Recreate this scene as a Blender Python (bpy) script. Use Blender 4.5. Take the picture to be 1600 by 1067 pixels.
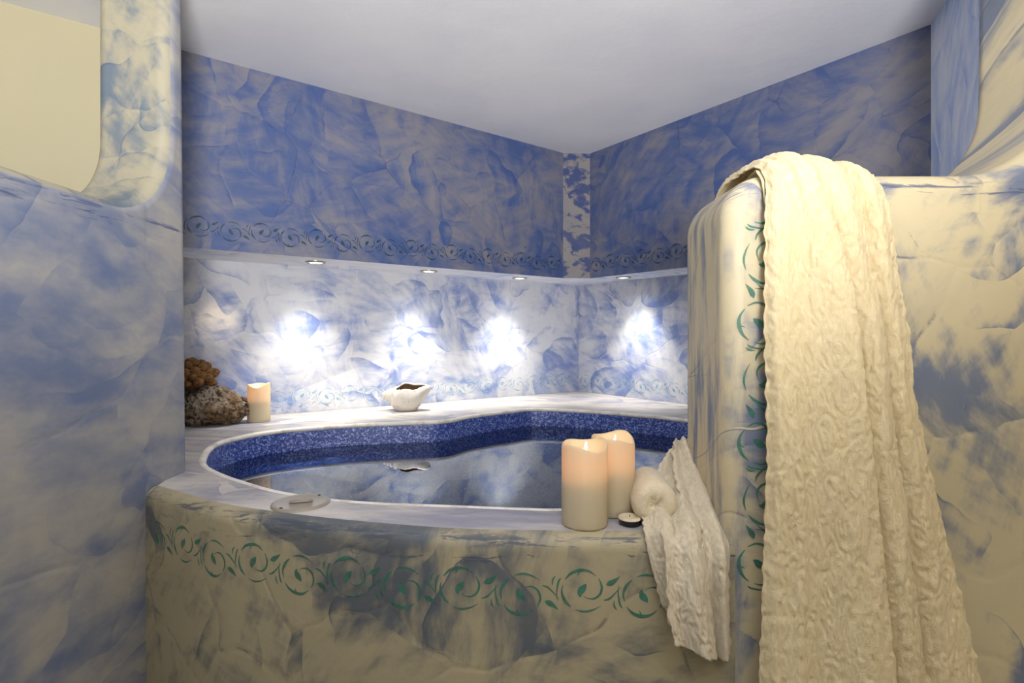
import bpy, bmesh, math, random
import numpy as np
from mathutils import Vector, Matrix

for o in list(bpy.data.objects): bpy.data.objects.remove(o)
scene = bpy.context.scene
COL = scene.collection
PI = math.pi

# ------------------------------------------------------------------ camera, world, exposure
F, CX, CY = 840.0, 800.0, 520.0
EYE = 1.23
cam_d = bpy.data.cameras.new('camera'); cam = bpy.data.objects.new('camera', cam_d); COL.objects.link(cam)
cam_d.sensor_width = 36.0; cam_d.lens = F / 1600 * 36.0
cam_d.shift_y = (CY - 533.5) / 1600
cam_d.clip_start = 0.02
cam.location = (0, 0, EYE); cam.rotation_euler = (PI / 2, 0, 0)
scene.camera = cam
vs = scene.view_settings
vs.view_transform = 'Standard'; vs.look = 'None'; vs.gamma = 1; vs.use_curve_mapping = False
vs.exposure = 0.0
world = bpy.data.worlds.new('world'); scene.world = world; world.use_nodes = True
world.node_tree.nodes['Background'].inputs[0].default_value = (0.75, 0.82, 1.0, 1)
world.node_tree.nodes['Background'].inputs[1].default_value = 0.05

def lamp(name, kind, loc, energy, color, radius=.05, target=None, size=None, blend=None, parent=None):
    d = bpy.data.lights.new(name, kind); d.energy = energy; d.color = color
    d.shadow_soft_size = radius
    if kind == 'SPOT': d.spot_size = size; d.spot_blend = blend
    o = bpy.data.objects.new(name, d); COL.objects.link(o); o.location = loc
    if target is not None:
        o.rotation_euler = (Vector(target) - Vector(loc)).to_track_quat('-Z', 'Y').to_euler()
    if parent: o.parent = parent; 
    return o
WARM = (1.0, .80, .52)
lamp('room_lamp_warm', 'POINT', (1.75, -.30, 1.90), 11.5, (1.0, .81, .53), .18)
lamp('fill_lamp_centre', 'POINT', (-.60, -1.0, 1.85), 5.0, (1.0, .93, .82), .25)  # unseen fill lamp, added behind the camera for frontal light
lamp('ceiling_fill', 'SPOT', (.20, -.75, 1.40), 385.0, (.99, .965, .975), .22, (.0, .20, 2.25), math.radians(118), .85)  # unseen spot, added to brighten the ceiling and upper walls
lamp('side_room_lamp', 'POINT', (-1.95, .4, 1.95), 6.0, (1.0, .94, .82), .1)
lamp('added_warm_spot', 'SPOT', (.30, .45, 2.15), 170.0, (1.0, .72, .38), .012, (-1.281, 2.34, 1.262), math.radians(4.6), .9)  # unseen narrow spot, added to throw a warm blob on the niche wall

# ------------------------------------------------------------------ helpers
def W(px, py, Y):                      # a point of the place at depth Y seen along a line of sight
    return Vector(((px - CX) * Y / F, Y, EYE - (py - CY) * Y / F))

def tag(o, label=None, cat=None, group=None, kind=None):
    if label: o['label'] = label
    if cat: o['category'] = cat
    if group: o['group'] = group
    if kind: o['kind'] = kind
    return o

def link_mesh(name, me, mat=None, parent=None, smooth=True):
    o = bpy.data.objects.new(name, me); COL.objects.link(o)
    if mat:
        for m in (mat if isinstance(mat, (list, tuple)) else [mat]): me.materials.append(m)
    if parent: o.parent = parent
    if smooth:
        me.polygons.foreach_set('use_smooth', [True] * len(me.polygons))
    return o

def obj_bm(name, bm, mat=None, parent=None, smooth=True):
    bmesh.ops.recalc_face_normals(bm, faces=bm.faces)
    me = bpy.data.meshes.new(name); bm.to_mesh(me); bm.free()
    return link_mesh(name, me, mat, parent, smooth)

def obj_py(name, verts, faces, mat=None, parent=None, smooth=True):
    me = bpy.data.meshes.new(name); me.from_pydata([tuple(v) for v in verts], [], faces); me.update()
    return link_mesh(name, me, mat, parent, smooth)

def empty(name, loc=(0, 0, 0), rz=0):
    o = bpy.data.objects.new(name, None); COL.objects.link(o); o.location = loc; o.rotation_euler = (0, 0, rz)
    o.empty_display_size = .05
    return o

def catmull(pts, n, closed=False):
    pts = [np.array(p, float) for p in pts]
    out = []; m = len(pts)
    segs = m if closed else m - 1
    for i in range(segs):
        if closed: p0, p1, p2, p3 = pts[(i - 1) % m], pts[i], pts[(i + 1) % m], pts[(i + 2) % m]
        else: p0, p1, p2, p3 = pts[max(i - 1, 0)], pts[i], pts[i + 1], pts[min(i + 2, m - 1)]
        for k in range(n):
            t = k / n
            out.append(.5 * ((2 * p1) + (-p0 + p2) * t + (2 * p0 - 5 * p1 + 4 * p2 - p3) * t * t + (-p0 + 3 * p1 - 3 * p2 + p3) * t ** 3))
    if not closed: out.append(pts[-1])
    return np.array(out)

def resample(pts, n, closed=False):
    p = np.array(pts, float)
    if closed: p = np.vstack([p, p[:1]])
    d = np.r_[0, np.cumsum(np.linalg.norm(np.diff(p, axis=0), axis=1))]
    s = np.linspace(0, d[-1], n + 1 if closed else n)
    r = np.stack([np.interp(s, d, p[:, k]) for k in range(p.shape[1])], 1)
    return r[:-1] if closed else r

def noise2(x, y, seed=0):              # gradient noise on numpy arrays, about -1..1
    rng = np.random.RandomState(seed); perm = rng.permutation(256); ang = rng.rand(256) * 2 * PI
    gx, gy = np.cos(ang), np.sin(ang)
    xi = np.floor(x).astype(int); yi = np.floor(y).astype(int); xf = x - xi; yf = y - yi
    def g(ix, iy, dx, dy):
        h = perm[(perm[ix & 255] + iy) & 255]
        return gx[h] * dx + gy[h] * dy
    u = xf * xf * xf * (xf * (xf * 6 - 15) + 10); v = yf * yf * yf * (yf * (yf * 6 - 15) + 10)
    a = g(xi, yi, xf, yf) * (1 - u) + g(xi + 1, yi, xf - 1, yf) * u
    b = g(xi, yi + 1, xf, yf - 1) * (1 - u) + g(xi + 1, yi + 1, xf - 1, yf - 1) * u
    return (a * (1 - v) + b * v) * 1.5
def sstep(a, b, x):
    t = np.clip((x - a) / (b - a), 0, 1); return t * t * (3 - 2 * t)

# ------------------------------------------------------------------ materials
class NT:
    def __init__(s, name):
        s.m = bpy.data.materials.new(name); s.m.use_nodes = True
        s.t = s.m.node_tree; s.t.nodes.clear()
        s.out = s.t.nodes.new('ShaderNodeOutputMaterial')
    def n(s, typ, **kw):
        nd = s.t.nodes.new('ShaderNode' + typ)
        for k, v in kw.items(): setattr(nd, k, v)
        return nd
    def l(s, a, b): s.t.links.new(a, b)
    def put(s, sock, v):
        if isinstance(v, bpy.types.NodeSocket): s.l(v, sock)
        else:
            if sock.type == 'RGBA' and len(v) == 3: v = (*v, 1)
            sock.default_value = v
    def math(s, op, a, b=0.0, c=None, clamp=False):
        nd = s.n('Math', operation=op, use_clamp=clamp); s.put(nd.inputs[0], a); s.put(nd.inputs[1], b)
        if c is not None: s.put(nd.inputs[2], c)
        return nd.outputs[0]
    def vm(s, op, a, b=None, scale=None):
        nd = s.n('VectorMath', operation=op); s.put(nd.inputs[0], a)
        if b is not None: s.put(nd.inputs[1], b)
        if scale is not None: s.put(nd.inputs['Scale'], scale)
        return nd.outputs['Value'] if op in ('DOT_PRODUCT', 'LENGTH') else nd.outputs[0]
    def noise(s, vec, scale, detail=4, rough=.55, dist=0, col=False):
        nd = s.n('TexNoise'); s.put(nd.inputs['Vector'], vec); s.put(nd.inputs['Scale'], scale)
        nd.inputs['Detail'].default_value = detail; nd.inputs['Roughness'].default_value = rough; nd.inputs['Distortion'].default_value = dist
        return nd.outputs['Color' if col else 'Fac']
    def ss(s, v, a, b, lo=0., hi=1.):
        nd = s.n('MapRange', interpolation_type='SMOOTHSTEP'); s.put(nd.inputs[0], v)
        for i, q in enumerate((a, b, lo, hi)): s.put(nd.inputs[i + 1], q)
        return nd.outputs[0]
    def mix(s, f, a, b, mode='MIX'):
        nd = s.n('Mix', data_type='RGBA', blend_type=mode); s.put(nd.inputs[0], f); s.put(nd.inputs[6], a); s.put(nd.inputs[7], b)
        return nd.outputs[2]
    def xyz(s, v):
        nd = s.n('SeparateXYZ'); s.l(v, nd.inputs[0]); return nd.outputs
    def comb(s, x, y, z=0.):
        nd = s.n('CombineXYZ'); s.put(nd.inputs[0], x); s.put(nd.inputs[1], y); s.put(nd.inputs[2], z); return nd.outputs[0]
    def bump(s, h, strength, dist):
        nd = s.n('Bump'); s.put(nd.inputs['Height'], h); nd.inputs['Strength'].default_value = strength; nd.inputs['Distance'].default_value = dist
        return nd.outputs[0]
    def bsdf(s, **kw):
        nd = s.n('BsdfPrincipled')
        for k, v in kw.items(): s.put(nd.inputs[k.replace('_', ' ')], v)
        s.l(nd.outputs[0], s.out.inputs[0]); return nd

def lin(r, g, b):                       # sRGB 0-255 to linear
    f = lambda c: c / 12.92 if c <= .04045 else ((c + .055) / 1.055) ** 2.4
    return (f(r / 255), f(g / 255), f(b / 255))

def plaster(name, cream, blue, cov, U=(1, .7, 0), V=(0, .7, 1), cells=4.5, base_ang=0.6, spread=2.4, stretch=(1.0, 3.6),
            scale=5.5, soft=.20, lines=.6, dark=(.03, .045, .11), rough=.55, bump=.35, chips=None, seed=0.0, big_scale=1.5, spec=.35, big_w=.8, bands=0., warp=.22, cellc=.05, pigw=.10, arcw=.26, streak=None):
    """trowelled plaster: pale coat with blue pigment dragged through it in overlapping trowel strokes"""
    t = NT(name)
    oc = t.n('TexCoord').outputs['Object']
    u = t.vm('DOT_PRODUCT', oc, U); v = t.vm('DOT_PRODUCT', oc, V)
    p = t.vm('ADD', t.comb(u, v), (seed, seed * 1.7, 0))
    w1 = t.vm('SUBTRACT', t.noise(p, 1.7, 3, .45, col=True), (.5, .5, .5))
    w2 = t.vm('SUBTRACT', t.noise(p, 9.0, 3, col=True), (.5, .5, .5))
    pw = t.vm('ADD', p, t.vm('SCALE', w1, scale=warp * 2.4))
    pw = t.vm('ADD', pw, t.vm('SCALE', w2, scale=.03))
    ps = t.vm('ADD', p, t.vm('SCALE', w2, scale=.035))
    vo = t.n('TexVoronoi', voronoi_dimensions='2D', feature='F1'); t.l(pw, vo.inputs['Vector']); vo.inputs['Scale'].default_value = cells
    rnd = t.xyz(vo.outputs['Color'])
    ang = t.math('MULTIPLY_ADD', t.math('SUBTRACT', rnd[0], .5), spread, base_ang)
    ro = t.n('VectorRotate', rotation_type='Z_AXIS'); t.l(ps, ro.inputs['Vector']); t.l(ang, ro.inputs['Angle'])
    s1 = t.noise(t.vm('MULTIPLY', ro.outputs[0], (stretch[0], stretch[1], 1)), scale, 4, .58)
    vo2 = t.n('TexVoronoi', voronoi_dimensions='2D', feature='F1'); t.l(t.vm('ADD', pw, (3.7, 1.9, 0)), vo2.inputs['Vector']); vo2.inputs['Scale'].default_value = cells * .7
    rnd2 = t.xyz(vo2.outputs['Color'])
    ang2 = t.math('MULTIPLY_ADD', t.math('SUBTRACT', rnd2[0], .5), spread * 1.2, base_ang + .3)
    ro2 = t.n('VectorRotate', rotation_type='Z_AXIS'); t.l(ps, ro2.inputs['Vector']); t.l(ang2, ro2.inputs['Angle'])
    s2 = t.noise(t.vm('MULTIPLY', ro2.outputs[0], (stretch[0], stretch[1], 1)), scale * .8, 4, .58)
    stroke = t.math('MULTIPLY_ADD', t.math('SUBTRACT', t.math('ADD', s1, s2), 1.0), .72, .5)
    big = t.noise(pw, big_scale, 3, .5)
    fine = t.noise(p, 45, 5, .65)
    m = t.math('MULTIPLY', stroke, .75)
    m = t.math('MULTIPLY_ADD', big, big_w, m)
    m = t.math('MULTIPLY_ADD', rnd[1], cellc, m)
    m = t.math('MULTIPLY_ADD', fine, .12, m)
    if bands:
        m = t.math('MULTIPLY_ADD', t.noise(t.vm('MULTIPLY', p, (22., .35, 1)), 1.0, 4, .6), bands, m)
        m = t.math('SUBTRACT', m, bands * .5)
    ve = t.n('TexVoronoi', voronoi_dimensions='2D', feature='DISTANCE_TO_EDGE'); t.l(pw, ve.inputs['Vector']); ve.inputs['Scale'].default_value = cells
    pig = t.math('MULTIPLY', t.ss(ve.outputs['Distance'], .30, .0), t.ss(rnd[2], .45, .75))
    pig = t.math('MULTIPLY', pig, t.ss(t.noise(p, 4.0, 3), .35, .6))
    m = t.math('MULTIPLY_ADD', pig, pigw, m)
    # sweeping trowel arcs: each sweep ends in a crisp curved edge
    va = t.n('TexVoronoi', voronoi_dimensions='2D', feature='F1'); t.l(t.vm('ADD', pw, (1.3, 5.1, 0)), va.inputs['Vector']); va.inputs['Scale'].default_value = cells * .55
    ra = t.xyz(va.outputs['Color'])
    fr = t.math('FRACT', t.math('MULTIPLY_ADD', va.outputs['Distance'], 3.1, t.math('MULTIPLY_ADD', t.noise(p, 3.2, 3), .7, ra[0])))
    gate = t.ss(t.noise(p, 3.7, 3, .5), .44, .62)
    arcm = t.math('MULTIPLY', t.math('POWER', fr, 2.6), gate)
    m = t.math('MULTIPLY_ADD', arcm, arcw, m)
    c0 = .375 + .5 * big_w + cellc * .5 + .06 + arcw * .12 + (.5 - cov) * .62
    if streak:                            # vertical drags of the blade on the rounded end of a wall
        x0, x1 = streak; xs_ = t.xyz(oc)
        zone = t.ss(t.math('MULTIPLY_ADD', t.math('SUBTRACT', t.noise(p, 11, 3), .5), .05, xs_[0]), x1, x0)
        bp = t.comb(t.math('MULTIPLY_ADD', xs_[0], 30., t.math('MULTIPLY', xs_[1], 26.)), t.math('MULTIPLY', xs_[2], 3.4))
        band = t.math('MULTIPLY_ADD', t.math('SUBTRACT', t.noise(bp, 1.0, 5, .65), .5), 1.15, c0 - .05)
        m = t.math('ADD', t.math('MULTIPLY', m, t.math('SUBTRACT', 1.0, zone)), t.math('MULTIPLY', band, zone))
    C = t.ss(m, c0 - soft, c0 + soft)
    col = t.mix(C, cream, blue)
    # uneven pale coat
    col = t.mix(t.ss(t.noise(pw, 3.4, 5, .6), .35, .75, 0, .30), col, tuple(.55 * a + .25 * b for a, b in zip(cream, blue)))
    # trowel edge lines where two strokes meet
    lm = t.math('MULTIPLY', t.ss(ve.outputs['Distance'], .022, .0), t.ss(t.noise(p, 6, 5, .75), .5, .62))
    # scratches and specks left by the blade
    sc = t.ss(t.noise(t.vm('MULTIPLY', ro.outputs[0], (3, 26, 1)), 5, 4, .7), .70, .80)
    arcl = t.math('MULTIPLY', t.ss(fr, .965, .99), t.math('MULTIPLY', gate, t.ss(t.noise(p, 9, 3), .45, .6)))
    lm = t.math('MAXIMUM', t.math('MULTIPLY', lm, lines), t.math('MULTIPLY', arcl, lines * (1 if arcw else 0)))
    lm = t.math('MAXIMUM', lm, t.math('MULTIPLY', sc, lines * .6)) if True else t.math('MAXIMUM', t.math('MULTIPLY', lm, lines), t.math('MULTIPLY', sc, lines * .6))
    col = t.mix(lm, col, dark)
    z = t.xyz(oc)[2]
    if chips:                             # flaked paint along an arris between two heights
        for (za, zb, amt, su, sv) in chips:
            zm = t.math('MULTIPLY', t.ss(z, za, za + .012), t.ss(z, zb, zb - .012))
            cn = t.ss(t.noise(t.vm('MULTIPLY', p, (su, sv, 1)), 1.0, 6, .7, .6), .60 - amt * .2, .66 - amt * .2)
            col = t.mix(t.math('MULTIPLY', t.math('MULTIPLY', zm, cn), .85), col, dark)
    h = t.math('MULTIPLY_ADD', stroke, .6, t.math('MULTIPLY', fine, .25))
    h = t.math('MULTIPLY_ADD', t.ss(ve.outputs['Distance'], .0, .05), .35, h)
    h = t.math('SUBTRACT', h, t.math('MULTIPLY', lm, .4))
    rg = t.math('MULTIPLY_ADD', stroke, .25, rough - .12)
    t.bsdf(Base_Color=col, Roughness=rg, Normal=t.bump(h, bump, .006), Specular_IOR_Level=spec)
    return t.m

def simple(name, col, rough=.5, **kw):
    t = NT(name); t.bsdf(Base_Color=col, Roughness=rough, **kw); return t.m

CREAM = lin(214, 203, 172); PALE = lin(232, 226, 212)
BLUE = lin(84, 110, 178); MIDBLUE = lin(104, 122, 170); SLATE = lin(112, 126, 148)
NAVY = lin(48, 56, 96)
M = {}
M['upper'] = plaster('upper_plaster', lin(130, 128, 134), lin(64, 86, 136), .56, U=(.8, .6, 0), V=(0, 0, 1), cells=4.6, base_ang=.7, soft=.24, lines=.55, dark=lin(48, 58, 108), rough=.45, seed=3.1)
M['upper_r'] = plaster('upper_plaster_right', lin(130, 128, 134), lin(64, 86, 136), .56, U=(.6, -.8, 0), V=(0, 0, 1), cells=4.6, base_ang=-.5, soft=.24, lines=.5, dark=lin(48, 58, 108), rough=.45, seed=7.7)
M['strip'] = plaster('corner_strip_plaster', lin(138, 134, 132), lin(56, 72, 122), .46, U=(1, 0, 0), V=(0, 0, 1), cells=9, base_ang=0, spread=.8, stretch=(1, 2.2), scale=9, soft=.06, lines=.9, dark=lin(44, 54, 100), seed=1.3, big_scale=9)
M['niche'] = plaster('niche_plaster', lin(204, 206, 210), lin(112, 132, 184), .40, U=(.8, .6, 0), V=(0, 0, 1), cells=4.2, base_ang=.9, soft=.22, lines=.28, dark=lin(110, 122, 160), rough=.5, bump=.3, seed=12.3, big_scale=2.4)
M['niche_r'] = plaster('niche_plaster_right', lin(204, 206, 210), lin(112, 132, 184), .40, U=(.6, -.8, 0), V=(0, 0, 1), cells=4.2, base_ang=.4, soft=.22, lines=.28, dark=lin(110, 122, 160), rough=.5, bump=.3, seed=5.9, big_scale=2.4)
M['soffit'] = plaster('soffit_plaster', lin(236, 238, 244), lin(176, 192, 228), .3, U=(.8, .6, 0), V=(.6, -.8, 0), cells=3, spread=.5, base_ang=0, lines=.2, seed=2.2)
M['left'] = plaster('left_wall_plaster', lin(174, 170, 160), lin(96, 112, 146), .47, U=(.35, 1, 0), V=(.5, 0, 1), cells=3.0, base_ang=.0, spread=.5, stretch=(1., 2.4), scale=4.6, soft=.26, lines=.12, dark=lin(72, 84, 118), rough=.5, seed=21.4, big_scale=2.4, chips=[(1.465, 1.515, .3, 5., 60.)], cellc=.02, arcw=.12)
M['right'] = plaster('right_wall_plaster', lin(196, 184, 150), lin(106, 117, 138), .40, U=(1, .5, 0), V=(0, .6, 1), cells=4.2, base_ang=.9, spread=2.4, soft=.13, lines=.65, dark=lin(70, 82, 112), rough=.5, seed=31.9, big_scale=2.6, streak=(.405, .450), chips=[(1.475, 1.515, .35, 6., 70.)])
M['left_jamb'] = plaster('left_jamb_plaster', lin(162, 156, 134), lin(96, 111, 126), .34, U=(1, .3, 0), V=(0, .6, 1), cells=5.5, base_ang=1.2, spread=1.5, soft=.14, lines=.6, dark=lin(74, 84, 112), seed=11.4, big_scale=4, chips=None)
M['front'] = plaster('tub_front_plaster', lin(172, 162, 132), lin(86, 94, 104), .40, arcw=.16, U=(1, -.3, 0), V=(0, .3, 1), cells=4.2, base_ang=-.8, spread=1.6, soft=.15, lines=.6, dark=lin(72, 80, 92), rough=.5, seed=15.5, big_scale=2.2,
                     chips=[(.822, .853, .46, 9., 75.), (.79, .835, .16, 12., 60.)])
M['deck'] = plaster('deck_plaster', lin(204, 198, 188), lin(138, 139, 154), .42, U=(1, .1, 0), V=(-.1, 1, 0), cells=2.2, base_ang=.1, spread=.5, stretch=(.7, 5.), scale=4, soft=.2, lines=.25, dark=lin(96, 98, 120), rough=.42, bump=.15, seed=4.4)
M['creamwall'] = simple('cream_wall_paint', lin(186, 178, 146), .7)
M['return'] = plaster('return_wall_plaster', lin(226, 233, 246), lin(158, 186, 236), .5, U=(.3, 1, 0), V=(0, 0, 1), cells=2, base_ang=PI / 2 - .35, spread=.3, stretch=(.7, 4), soft=.22, lines=.3, dark=lin(80, 100, 160), seed=9.3)

def ceiling_mat():
    t = NT('ceiling_paint'); oc = t.n('TexCoord').outputs['Object']
    h = t.noise(oc, 7, 5, .6)
    col = t.mix(t.ss(t.noise(oc, 2.5, 4), .3, .7), lin(240, 240, 242), lin(232, 233, 238))
    t.bsdf(Base_Color=col, Roughness=.75, Normal=t.bump(h, .25, .01)); return t.m
M['ceiling'] = ceiling_mat()
def floor_mat():
    t = NT('floor_screed'); oc = t.n('TexCoord').outputs['Object']
    col = t.mix(t.noise(oc, 3, 5), lin(150, 145, 135), lin(120, 118, 116)); t.bsdf(Base_Color=col, Roughness=.6); return t.m
M['floor'] = floor_mat()

def tub_mat():
    t = NT('glitter_acrylic'); oc = t.n('TexCoord').outputs['Object']
    vo = t.n('TexVoronoi', feature='F1'); t.l(oc, vo.inputs['Vector']); vo.inputs['Scale'].default_value = 190
    r = t.xyz(vo.outputs['Color'])
    f = t.math('POWER', r[0], 3.0)
    nz = t.noise(oc, 420, 2, .5)
    f = t.math('MULTIPLY', f, t.ss(nz, .35, .6))
    col = t.mix(f, lin(26, 54, 136), lin(190, 210, 252))
    t.bsdf(Base_Color=col, Roughness=.42, Metallic=t.math('MULTIPLY', f, .2), Specular_IOR_Level=.5); return t.m
M['tub'] = tub_mat()
def rim_mat():
    t = NT('tub_lip_plaster'); oc = t.n('TexCoord').outputs['Object']
    col = t.mix(t.ss(t.noise(oc, 14, 5, .7), .45, .68), lin(236, 231, 220), lin(198, 192, 180))
    t.bsdf(Base_Color=col, Roughness=.4, Normal=t.bump(t.noise(oc, 60, 4), .4, .004)); return t.m
M['rim'] = rim_mat()
def water_mat():
    t = NT('water'); oc = t.n('TexCoord').outputs['Object']
    nb = t.bump(t.noise(oc, 4, 2, .4), .015, .01)
    fr = t.n('Fresnel'); fr.inputs[0].default_value = 1.85; t.l(nb, fr.inputs['Normal'])
    tr = t.n('BsdfTransparent'); t.put(tr.inputs[0], (.19, .32, .60))
    gl = t.n('BsdfGlossy'); gl.inputs['Roughness'].default_value = 0.0; t.put(gl.inputs[0], (.86, .92, 1.0)); t.l(nb, gl.inputs['Normal'])
    mx = t.n('MixShader'); t.l(fr.outputs[0], mx.inputs[0]); t.l(tr.outputs[0], mx.inputs[1]); t.l(gl.outputs[0], mx.inputs[2])
    t.l(mx.outputs[0], t.out.inputs[0]); return t.m
M['water'] = water_mat()

def stencil(name, col, wear=.5):
    t = NT(name); oc = t.n('TexCoord').outputs['Object']
    n = t.noise(oc, 38, 5, .7)
    d = t.bsdf(Base_Color=t.mix(t.noise(oc, 12, 3), col, tuple(c * .75 for c in col)), Roughness=.55)
    tr = t.n('BsdfTransparent'); mx = t.n('MixShader')
    t.l(t.ss(n, .30 + wear * .12, .62, .97, 1. - wear), mx.inputs[0]); t.l(tr.outputs[0], mx.inputs[1]); t.l(d.outputs[0], mx.inputs[2])
    t.l(mx.outputs[0], t.out.inputs[0]); return t.m
M['teal'] = stencil('teal_stencil_paint', lin(66, 128, 110), .35)
M['teal_dark'] = stencil('dark_teal_stencil_paint', lin(34, 72, 92), .42)
M['teal_pale'] = stencil('faded_teal_stencil_paint', lin(130, 178, 200), .80)

def wax_mat():
    t = NT('candle_wax'); oc = t.n('TexCoord').outputs['Object']
    b = t.n('BsdfPrincipled'); t.put(b.inputs['Base Color'], lin(218, 206, 172)); b.inputs['Roughness'].default_value = .45
    tl = t.n('BsdfTranslucent'); t.put(tl.inputs[0], lin(255, 214, 182))
    mx = t.n('MixShader'); mx.inputs[0].default_value = .30
    t.l(b.outputs[0], mx.inputs[1]); t.l(tl.outputs[0], mx.inputs[2]); t.l(mx.outputs[0], t.out.inputs[0]); return t.m
M['wax'] = wax_mat()
def flame_mat():
    t = NT('flame_light'); e = t.n('Emission'); t.put(e.inputs[0], (1, .86, .62)); e.inputs[1].default_value = 5.0; t.l(e.outputs[0], t.out.inputs[0]); return t.m
M['flame'] = flame_mat()
def lens_mat():
    t = NT('lamp_lens'); e = t.n('Emission'); t.put(e.inputs[0], (1, .97, .9)); e.inputs[1].default_value = 9.0; t.l(e.outputs[0], t.out.inputs[0]); return t.m
M['lens'] = lens_mat()
M['steel'] = simple('brushed_metal', lin(190, 182, 168), .3, Metallic=.9)
def cloth(name, col, col2):
    t = NT(name); oc = t.n('TexCoord').outputs['Object']
    w = t.vm('MULTIPLY', oc, (1, 1, .42))
    h = t.math('MULTIPLY_ADD', t.noise(w, 75, 4, .6, 1.2), .8, t.math('MULTIPLY', t.noise(oc, 420, 2), .25))
    c = t.mix(t.ss(h, .35, .75), col2, col)
    b = t.bsdf(Base_Color=c, Roughness=.9, Specular_IOR_Level=.1, Normal=t.bump(h, .55, .006), Sheen_Weight=.2)
    tl = t.n('BsdfTranslucent'); t.put(tl.inputs[0], col)
    mx = t.n('MixShader'); mx.inputs[0].default_value = .16
    t.l(b.outputs[0], mx.inputs[1]); t.l(tl.outputs[0], mx.inputs[2]); t.l(mx.outputs[0], t.out.inputs[0]); return t.m
M['towel'] = cloth('cream_crinkle_gauze', lin(234, 219, 180), lin(220, 202, 158))
M['scarf'] = cloth('offwhite_crinkle_gauze', lin(228, 218, 194), lin(206, 194, 168))
M['roll'] = cloth('offwhite_terry', lin(234, 222, 194), lin(222, 208, 178))
M['black'] = simple('black_plastic', (.01, .01, .012), .3)
M['jet'] = simple('jet_plastic', lin(236, 244, 250), .3)
M['jet_dark'] = simple('jet_nozzle', lin(40, 60, 90), .3)
def shell_mat():
    t = NT('shell_ceramic'); oc = t.n('TexCoord').outputs['Object']
    pits = t.ss(t.noise(oc, 95, 3, .6), .68, .74)
    col = t.mix(t.noise(oc, 22, 4), lin(222, 216, 206), lin(198, 190, 180)); col = t.mix(pits, col, lin(92, 74, 50))
    t.bsdf(Base_Color=col, Roughness=.4, Normal=t.bump(t.math('SUBTRACT', t.noise(oc, 40, 4), pits), .3, .004)); return t.m
M['shell'] = shell_mat(); M['shell_in'] = simple('shell_inside', lin(158, 128, 92), .6)
def rock_mat():
    t = NT('pitted_rock'); oc = t.n('TexCoord').outputs['Object']
    n1 = t.noise(oc, 62, 6, .7); n2 = t.noise(oc, 9, 4)
    col = t.mix(t.ss(n2, .35, .65), lin(158, 146, 128), lin(122, 96, 66)); col = t.mix(t.ss(n1, .48, .58), col, lin(58, 46, 34))
    t.bsdf(Base_Color=col, Roughness=.85, Normal=t.bump(n1, .8, .012)); return t.m
M['rock'] = rock_mat()
def coral_mat():
    t = NT('coral_brown'); oc = t.n('TexCoord').outputs['Object']
    n = t.noise(oc, 160, 3, .6)
    col = t.mix(t.ss(n, .35, .65), lin(132, 92, 44), lin(80, 52, 24))
    t.bsdf(Base_Color=col, Roughness=.9, Normal=t.bump(n, .7, .004)); return t.m
M['coral'] = coral_mat()

# ------------------------------------------------------------------ setting
DECK, SOFFIT, CEIL, SILL, WATER = .85, 1.54, 2.25, 1.53, .765
def structure(o): o['kind'] = 'structure'; return o
def quad(name, a, b, c, d, mat): return structure(obj_py(name, [a, b, c, d], [(0, 1, 2, 3)], mat, smooth=False))

A = Vector((.290, 3.049, 0)); B = Vector((.444, 3.060, 0))          # the upper walls' chamfered front corner
def on_left(x): return Vector((x, A.y + .7486 * (x - A.x), 0))       # upper left wall line
def on_right(x): return Vector((x, B.y - 1.361 * (x - B.x), 0))
NC = Vector((.434, 3.505, 0))                                        # niche corner
def niche_left(x, bottom): return Vector((x, NC.y + (.65 if bottom else .72) * (x - NC.x), 0))
def niche_right(x): return Vector((x, NC.y - 1.30 * (x - NC.x), 0))
RX = 1.386
def at(v, z): return (v.x, v.y, z)

structure(obj_py('floor', [(-3, -1.8, 0), (2.6, -1.8, 0), (2.6, 4.2, 0), (-3, 4.2, 0)], [(0, 1, 2, 3)], M['floor'], smooth=False))
structure(obj_py('ceiling', [(-3, -1.8, CEIL), (2.6, -1.8, CEIL), (2.6, 4.2, CEIL), (-3, 4.2, CEIL)], [(3, 2, 1, 0)], M['ceiling'], smooth=False))
quad('wall_behind', (-3, -1.6, 0), (2.6, -1.6, 0), (2.6, -1.6, CEIL), (-3, -1.6, CEIL), M['creamwall'])
quad('wall_outer_left', (-2.7, -1.6, 0), (-2.7, 3.0, 0), (-2.7, 3.0, CEIL), (-2.7, -1.6, CEIL), M['creamwall'])
quad('wall_outer_right', (2.3, -1.6, 0), (2.3, 3.0, 0), (2.3, 3.0, CEIL), (2.3, -1.6, CEIL), M['creamwall'])

# upper walls (solid bands over the niche; their underside is the soffit)
def band(name, front, back, mats, z0=SOFFIT, z1=CEIL + .02):
    n = len(front); v = []
    for p in front: v += [at(p, z0), at(p, z1)]
    for p in back: v += [at(p, z0), at(p, z1)]
    f = []; mi = []
    for i in range(n - 1):
        a, b = 2 * i, 2 * i + 2; f.append((a, b, b + 1, a + 1)); mi.append(0)
        c, d = 2 * n + 2 * i, 2 * n + 2 * i + 2
        f.append((a, c, d, b)); mi.append(1)
        f.append((c + 1, c, d, d + 1)) ; mi.append(0)
    o = obj_py(name, v, f, mats, smooth=False)
    for p, k in zip(o.data.polygons, mi): p.material_index = k
    return structure(o)
xl = -1.30
wl_up = band('wall_back_left', [on_left(xl), A], [niche_left(xl - .1, False), NC + Vector((-.03, -.01, 0))], [M['upper'], M['soffit']])
band('trim_1', [A, B], [NC + Vector((-.03, -.01, 0)), NC + Vector((.03, .0, 0))], [M['strip'], M['soffit']])
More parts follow.
